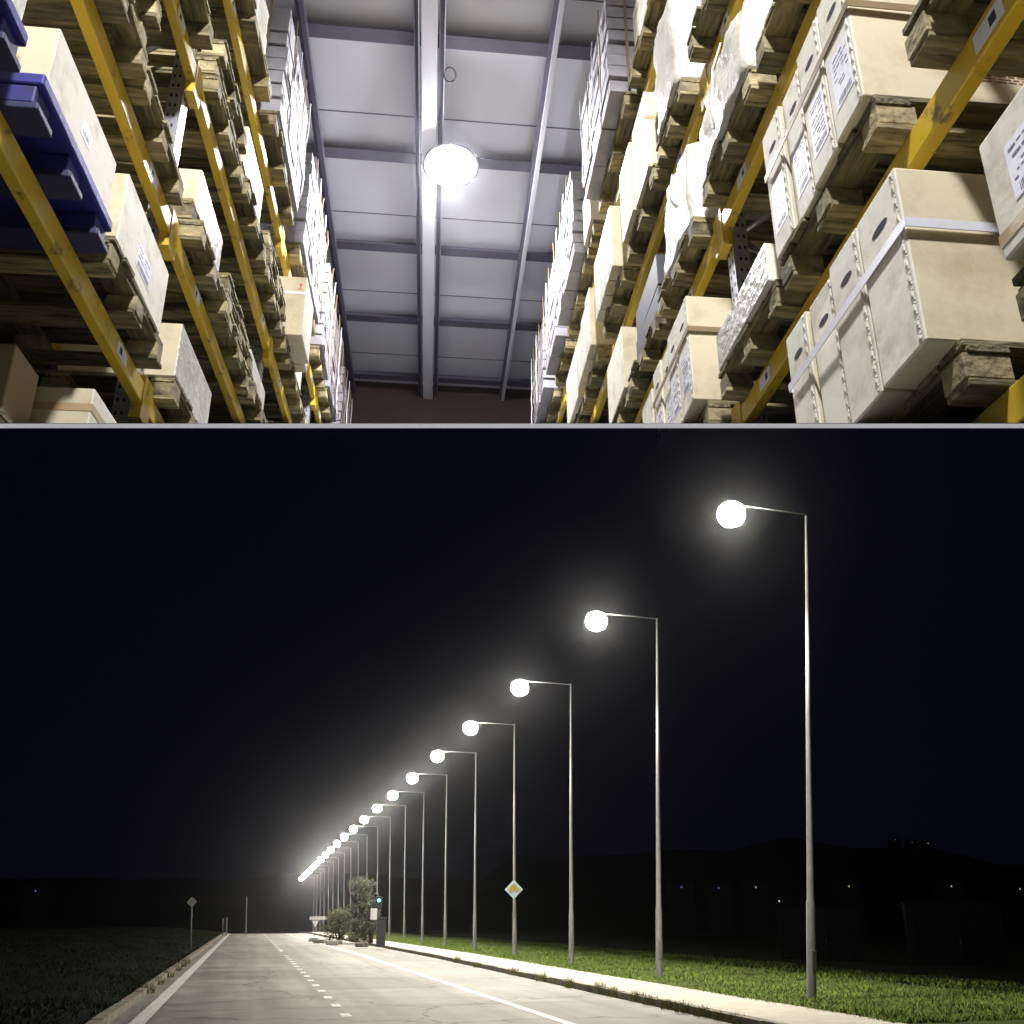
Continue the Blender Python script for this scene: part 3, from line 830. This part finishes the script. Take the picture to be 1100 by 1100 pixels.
for i in range(NL):
    o = lp if i == 0 else copy_tree(lp)
    t = t0 + i * 7.33
    p = RE * c0 + RD * t; zb = ground_z(c0, t) + drop(t) if t > 104 else .1
    o.location = (p.x, p.y, .1)
    lean = [6.7, 3.1, 1.2][i] if i < 3 else (0 if i < 4 else max(-3.4, -.45 * (i - 3)))
    o.rotation_euler = (0, 0, ROAD_RZ)
    off = POLE_H * math.tan(R_(lean)); hi = [11.05, 10.6, 10.2, 10.05, 9.95, 9.82, 9.68][i] if i < 7 else 9.6 - (i - 7) * .12
    for ch in kids(o):
        if ch.name.startswith('pole') or ch.name.startswith('access'): ch.rotation_euler = (0, R_(lean), 0)
        else: ch.location.x = (-2.1 if ch.type == 'LIGHT' else 0) + off; ch.location.z = (POLE_H - .66 if ch.type == 'LIGHT' else 0) + hi - POLE_H
        if ch.name.startswith('pole'): ch.location.z = min(0, zb - .1); ch.scale.z = (hi - ch.location.z) / POLE_H
    lab = ['nearest and tallest street lamp, its pole in the grass at the right', 'second street lamp from the camera, its lens left of its pole', 'third street lamp from the camera, between the diamond sign and the two tall ones',
           'street lamp carrying the diamond road sign on its pole'][i] if i < 4 else (f'{ORD[i]} street lamp from the camera in the long row' if i < NL - 1 else 'farthest street lamp at the vanishing end of the row')
    tag(o, lab, 'street lamp', 'street lamps along the right side of the road')
    if zb < 0:
        for ch in kids(o):
            if ch.name.startswith('access'): ch.location.z = zb - .1

# ================================================================== ROADSIDE THINGS
# diamond sign on the fourth pole
t4 = t0 + 3 * 7.33; p4 = RE * c0 + RD * t4
def diamond(name, label, loc, rz, half, cols, cat='road sign'):
    o = empty(name, label, cat, loc, rz)
    mb = MB(); mb.poly([(0, -half), (half, 0), (0, half), (-half, 0)], .02, cols[0]); mb.build('plate', o)
    h2 = half * .66
    mb = MB(); mb.poly([(0, -h2 * .25), (h2 * .55, -h2 * .45), (h2, 0), (0, h2), (-h2, 0), (-h2 * .55, -h2 * .45)], .008, cols[1]); q = mb.build('yellow_field', o); q.location = (0, -.0155, 0)
    mb = MB(); mb.box(-.04, .04, .011, .05, -.04, .04, 'sign_back'); mb.build('clamp', o)
    return o
zs = .1 + 2.72
diamond('road_sign', 'yellow and white diamond priority sign fixed to a lamp pole', (p4.x - .03, p4.y - .15, zs), R_(-3), .40, ('sign_white', 'sign_yellow'))
# dark diamond sign on a post at the left verge
c, t = ct(205, 1016, .3); p = G(c, t, 0); p.z = ground_z(c, t)
o = empty('road_sign', 'dim square road sign on a thin post on the left verge', 'road sign', p, ROAD_RZ); o.rotation_euler = (0, R_(-5), ROAD_RZ)
mb = MB(); mb.tube([(0, 0, -.1), (0, 0, 2.5)], .035, 'pole_steel', 8); mb.build('post', o)
mb = MB(); mb.poly([(0, 2.0), (.26, 2.26), (0, 2.52), (-.26, 2.26)], .02, 'sign_back'); q = mb.build('plate', o); q.location = (0, -.05, 0)
# give-way and direction board near the crest
c, t = ct(341, 1004, .1); t = min(t, 92); p = G(c, t, .1)
p = pix_ground(338, 1006, .1)
o = empty('direction_sign', 'white direction board and triangle on one post beside the far bush', 'road sign', (p.x, p.y, .1), 0)
mb = MB(); mb.tube([(0, 0, 0), (0, 0, 1.75)], .035, 'pole_steel', 8); mb.build('post', o)
mb = MB(); mb.box(-.55, .95, -.06, -.04, 1.35, 1.62, 'sign_plain', .004); mb.build('board', o)
mb = MB(); mb.poly([(-.02, .72), (.28, 1.28), (-.32, 1.28)], .02, 'sign_plain'); q = mb.build('triangle', o); q.location = (0, -.06, 0)
# bollard posts at the left crest
for k_, (px, py, hh) in enumerate(((239, 1004, 1.5), (243, 1004, 1.6), (264, 1003, 3.6))):
    p = pix_ground(px, py, .1)
    mb = MB(); mb.tube([(0, 0, -.1), (0, 0, hh * .93), (0, 0, hh)], [.07, .065, .03], 'pole_steel', 10); q = mb.build('marker_post', None, (p.x, p.y, .1)); q.rotation_euler = (0, R_(-4.5), 0)
    tag(q, ['left one of two short pale posts at the far left verge', 'right one of two short pale posts at the far left verge', 'thin taller post standing where the road meets the dark'][k_], 'post')
# pedestrian signal by the bushes
p = pix_ground(405, 1017, .14)
o = empty('traffic_signal', 'dark signal post with a small green light and a white back panel', 'traffic light', (p.x, p.y, .14), 0)
mb = MB(); mb.tube([(0, 0, 0), (0, 0, 2.2)], .05, 'dark_metal', 10); mb.build('post', o)
mb = MB(); mb.box(-.17, .17, -.13, .13, 2.05, 2.62, 'dark_metal', .02); hs = mb.build('housing', o)
mb = MB(); mb.lathe([(.0, -.02), (.085, 0), (.085, .03), (0, .03)], 'green_signal', 16); q = mb.build('green_lens', hs); q.rotation_euler = (R_(90), 0, 0); q.location = (0, -.135, 2.42); 
mb = MB(); mb.box(-.42, -.06, -.2, -.17, 1.4, 2.0, 'sign_plain', .01); mb.build('back_panel', o)
mb = MB(); mb.box(-.05, .42, -.12, .22, 0, 1.45, 'dark_metal', .03); mb.box(-.08, .45, -.15, .25, 1.452, 1.52, 'dark_metal', .01); mb.build('cabinet', o)

# sheds in the dark on the right
def shed(label, px, py, wd, dp, hh, rz):
    p = pix_ground(px, py, -.2)
    o = empty('metal_shed', label, 'shed', (p.x, p.y, -.3), rz)
    mb = MB(); x = -wd / 2
    while x < wd / 2 - .05:
        mb.box(x, x + .16, 0, .04, 0, hh, 'shed_metal'); mb.box(x + .16, x + .26, -.03, .02, 0, hh, 'shed_metal'); x += .26
    mb.box(-wd / 2, wd / 2, .045, dp, 0, hh - .02, 'shed_metal'); mb.build('wall', o)
    mb = MB(); mb.box(-wd / 2 - .03, wd / 2 + .03, -.05, dp + .05, hh + .003, hh + .06, 'shed_metal'); mb.build('roof', o)
    for x in (-wd * .42, wd * .38):
        mb = MB(); mb.box(x - .03, x + .03, -.075, -.031, .02, hh - .05, 'shed_metal'); mb.build('corner_post', o)
    mb = MB(); mb.box(-wd * .2, wd * .1, -.055, -.035, .05, hh * .85, 'shed_metal', .004); dr = mb.build('door', o)
    mb = MB(); mb.box(wd * .06, wd * .075, -.10, -.056, hh * .4, hh * .5, 'dark_metal'); mb.build('handle', dr)
    return o
shed('dark corrugated metal shed behind the nearest lamp pole', 884, 1036, 3.4, 2, 2.3, R_(-16))
shed('dark corrugated metal shed at the right edge, beyond the grass', 1030, 1042, 3.2, 2, 2.5, R_(-20))
# far houses with a lit window
hp = [(732, 953, 'window_blue'), (772, 954, 'window_blue'), (812, 953, 'window_light'), (837, 968, 'window_light'), (912, 952, 'window_light'), (980, 905, 'window_light'), (997, 906, 'window_light'), (962, 902, 'window_blue'), (1022, 952, 'window_light'), (1096, 955, 'window_light'), (38, 957, 'window_blue')]
hl = ['blue lit window, left of the nearest lamp pole', 'blue lit window, second left of the nearest lamp pole', 'warm lit window just left of the nearest lamp pole', 'warm lit window, lowest, beside the nearest lamp pole',
      'warm lit window just right of the nearest lamp pole', 'warm lit window on the hilltop, middle of three', 'warm lit window on the hilltop, right of three', 'blue lit window on the hilltop, left of three', 'warm lit window low over the right shed', 'warm lit window at the right edge of the view', 'blue lit window, alone at the far left']
def pix_at(px, py, Y):
    t = PITCH
    Fv = Vector((0, math.cos(t), math.sin(t))); U = Vector((0, -math.sin(t), math.cos(t)))
    r = Fv + (px - 550) / 950 * Vector((1, 0, 0)) + (639 - py) / 950 * U
    return Vector((0, 0, CAM_H)) + r * (Y / r.y)
for (px, py, wm), lb in zip(hp, hl):
    Yd = 560 if py < 940 else 300
    q = pix_at(px, py, Yd); s_ = .62 if py < 940 else .8
    base = q.z - 3.4 * s_
    o = empty('house', 'far dark house with one ' + lb, 'house', (q.x, q.y + .06, base), 0, 'far houses in the dark')
    mb = MB(); mb.box(-5 * s_, 5 * s_, 0, 7 * s_, -14, 5 * s_, 'house_wall'); mb.build('wall', o)
    mb = MB(); mb.poly([(-5.4 * s_, 5.01 * s_), (5.4 * s_, 5.01 * s_), (0, 7.4 * s_)], 7.6 * s_, 'house_roof'); k_ = mb.build('roof', o); k_.location = (0, 3.5 * s_, 0)
    mb = MB(); k2 = .5 + .35 * ((px * 7) % 10) / 10; mb.box(-.4 * s_ * k2, .4 * s_ * k2, -.06, -.01, (3.4 - .42 * k2) * s_, (3.4 + .42 * k2) * s_, wm); mb.build('window', o)

# ------------------------------------------------------------------ bushes beside the far road
def bush(label, px, py, wd, hh, n, m, seed, cat='bush', lean=0):
    q = random.Random(seed); p = pix_ground(px, py, .14)
    o = empty('bush', label, cat, (p.x, p.y, .12), 0)
    mb = MB()
    tips = []
    for i in range(10):
        a = q.uniform(0, 6.28); rr = q.uniform(.2, .75) * wd / 2
        tip = (rr * math.cos(a), rr * math.sin(a) * .7, hh * q.uniform(.55, .95)); tips.append(tip)
        mb.tube([(.1 * math.cos(a), .1 * math.sin(a), 0), (tip[0] * .45, tip[1] * .45, tip[2] * .5), tip], [.05, .03, .01], 'bark', 5)
    mb.build('stem', o)
    mb = MB(); k = mb.mi(m)
    cl = []
    for i in range(46):
        a = q.uniform(0, 6.28); r = math.sqrt(q.random()); zz = q.random() ** .8
        w_ = wd / 2 * (1 - .55 * zz ** 2) * (.75 + .25 * min(1, zz * 4))
        cl.append((w_ * r * math.cos(a), w_ * r * math.sin(a) * .8, .12 + hh * .9 * zz, q.uniform(.18, .42) * wd / 2.6))
    for i in range(n):
        cx, cy, cz, cr = cl[q.randrange(len(cl))]
        d = Vector((q.gauss(0, 1), q.gauss(0, 1), q.gauss(0, 1))).normalized() * cr * q.random() ** .4
        c = Vector((cx, cy, cz)) + d
        if c.z < .02: continue
        sz = q.uniform(.04, .10)
        ax = Vector((q.gauss(0, 1), q.gauss(0, 1), q.gauss(0, 1))).normalized(); bx = ax.orthogonal().normalized()
        f = mb.bm.faces.new([mb.bm.verts.new(c + ax * sz), mb.bm.verts.new(c + bx * sz * .4), mb.bm.verts.new(c - ax * sz), mb.bm.verts.new(c - bx * sz * .4)]); f.material_index = k
    mb.build('foliage', o)
bush('pale feathery shrub at the kerb beside the far road signs', 364, 1010, 3.0, 2.0, 5200, 'leaf', 3)
bush('tall dark leafy bush behind the pale shrub, beside the signal', 383, 1011, 3.4, 4.3, 7000, 'leaf_dark', 4)
bush('low dark bush right of the tall one', 398, 1013, 1.6, 2.6, 2600, 'leaf_dark', 5)

# ------------------------------------------------------------------ grass and weeds
def blades(mb, c, t, z, hgt, q, m, lean=.5, wd=.012):
    p = G(c, t, z); a = q.uniform(0, 6.283)
    d = Vector((math.cos(a), math.sin(a), 0)); s_ = Vector((-d.y, d.x, 0)) * wd
    tip = p + Vector((0, 0, hgt)) + d * hgt * q.uniform(.2, lean * 1.5)
    f = mb.bm.faces.new([mb.bm.verts.new(p - s_), mb.bm.verts.new(p + s_), mb.bm.verts.new(tip)]); f.material_index = mb.mi(m)
q = random.Random(11)
mb = MB()
for i in range(62000):
    t = 13 + 62 * q.random() ** 1.6; c = C_PV - .12 + 9.5 * q.random() ** 1.3
    pn_ = noise.noise(Vector((c * .8, t * .5, 3)))
    if pn_ < -.35 and q.random() < .7: continue
    blades(mb, bend(c, t), t, ground_z(max(c, C_PV + .01), t) - .01, q.uniform(.03, .085) * (1 + 2.2 * max(0, pn_ - .1)), q, 'grass' if q.random() < .9 else 'dry_grass', 1.2, .013)
tag(mb.build('grass'), 'short green verge grass on the right of the road', 'grass', None, 'stuff')
mb = MB()
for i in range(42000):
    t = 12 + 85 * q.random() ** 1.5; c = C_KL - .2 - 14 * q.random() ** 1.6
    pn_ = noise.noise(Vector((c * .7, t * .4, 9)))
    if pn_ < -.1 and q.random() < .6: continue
    blades(mb, c, t, ground_z(c, t) - .01, q.uniform(.03, .10) * (1 + 1.2 * max(0, pn_)), q, 'unlit_grass' if q.random() < .93 else 'dry_grass', 1.2, .014)
tag(mb.build('grass'), 'grass on the left of the road, its colour darkened for dim light', 'grass', None, 'stuff')
def tuft(label, c, t, hgt, n, seed, m='dry_grass', spread=.16):
    q = random.Random(seed); mb = MB()
    for i in range(n):
        a = q.uniform(0, 6.283); r = spread * math.sqrt(q.random()); p = Vector((r * math.cos(a), r * math.sin(a) * 1.6, 0)); h_ = hgt * q.uniform(.4, 1)
        dd = Vector((q.uniform(-.5, .5), q.uniform(-.5, .5), 0)) * h_; s_ = Vector((q.uniform(-1, 1), q.uniform(-1, 1), 0)).normalized() * .006
        k = mb.mi(m if q.random() < .8 else 'grass')
        mid = p + dd * .35 + Vector((0, 0, h_ * .6)); tip = p + dd + Vector((0, 0, h_))
        v = [mb.bm.verts.new(x) for x in (p - s_, p + s_, mid + s_ * .8, mid - s_ * .8, tip)]
        mb.bm.faces.new((v[0], v[1], v[2], v[3])).material_index = k; mb.bm.faces.new((v[3], v[2], v[4])).material_index = k
    o = mb.build('weed_tuft', None, G(c, t, .02))
    return tag(o, label, 'weeds', 'weed tufts along the kerbs')
tr = [14.8, 15.3, 15.9, 16.6, 17.3, 18.3, 19.0, 20.4, 21.2, 23.0, 25.5, 28.5, 33.0, 36.5]
for i, t in enumerate(tr):
    tuft(f'{ORD[i]} dry weed tuft from the camera along the right kerb', C_KR - .06 + rng.uniform(-.05, .08), t, rng.uniform(.16, .34), 90, 60 + i)
for i, t in enumerate([24, 27, 30, 33.5, 36, 38]):
    tuft(f'{ORD[i]} weed tuft from the camera along the left kerb', C_KL + .02, t, rng.uniform(.2, .34), 70, 90 + i)
# stones on the pavement edge by the bushes
for i, (px, py) in enumerate(((337, 1011), (343, 1013), (357, 1015), (362, 1014), (388, 1017))):
    p = pix_ground(px, py, .1)
    mb = MB(); mb.box(-.35, .35, -.2, .2, -.02, .22, 'stone', .05)
    for v in mb.bm.verts: v.co += Vector((noise.noise(v.co * 3 + Vector((i, 0, 0))), noise.noise(v.co * 3 + Vector((0, i, 0))), 0)) * .12
    tag(mb.build('stone', None, (p.x, p.y, .1)), f'{["leftmost", "second", "third", "fourth", "rightmost"][i]} rough stone at the kerb under the far bushes, counted from the left', 'stone', 'stones at the kerb under the bushes')

# ------------------------------------------------------------------ night haze
USE_HAZE = True
if USE_HAZE:
    mb = MB(); mb.box(-1000, 1000, -70, 1600, -8.5, 12.6, 'hill')
    hz = mb.build('haze'); hz['kind'] = 'stuff'
    m = bpy.data.materials.new('haze'); m.use_nodes = True
    n = m.node_tree.nodes; l = m.node_tree.links
    n.remove(n['Principled BSDF'])
    pv = n.new('ShaderNodeVolumePrincipled'); pv.inputs['Color'].default_value = (.9, .92, 1, 1); pv.inputs['Density'].default_value = .0005; pv.inputs['Anisotropy'].default_value = .96
    l.new(pv.outputs[0], n['Material Output'].inputs['Volume'])
    hz.data.materials.clear(); hz.data.materials.append(m)
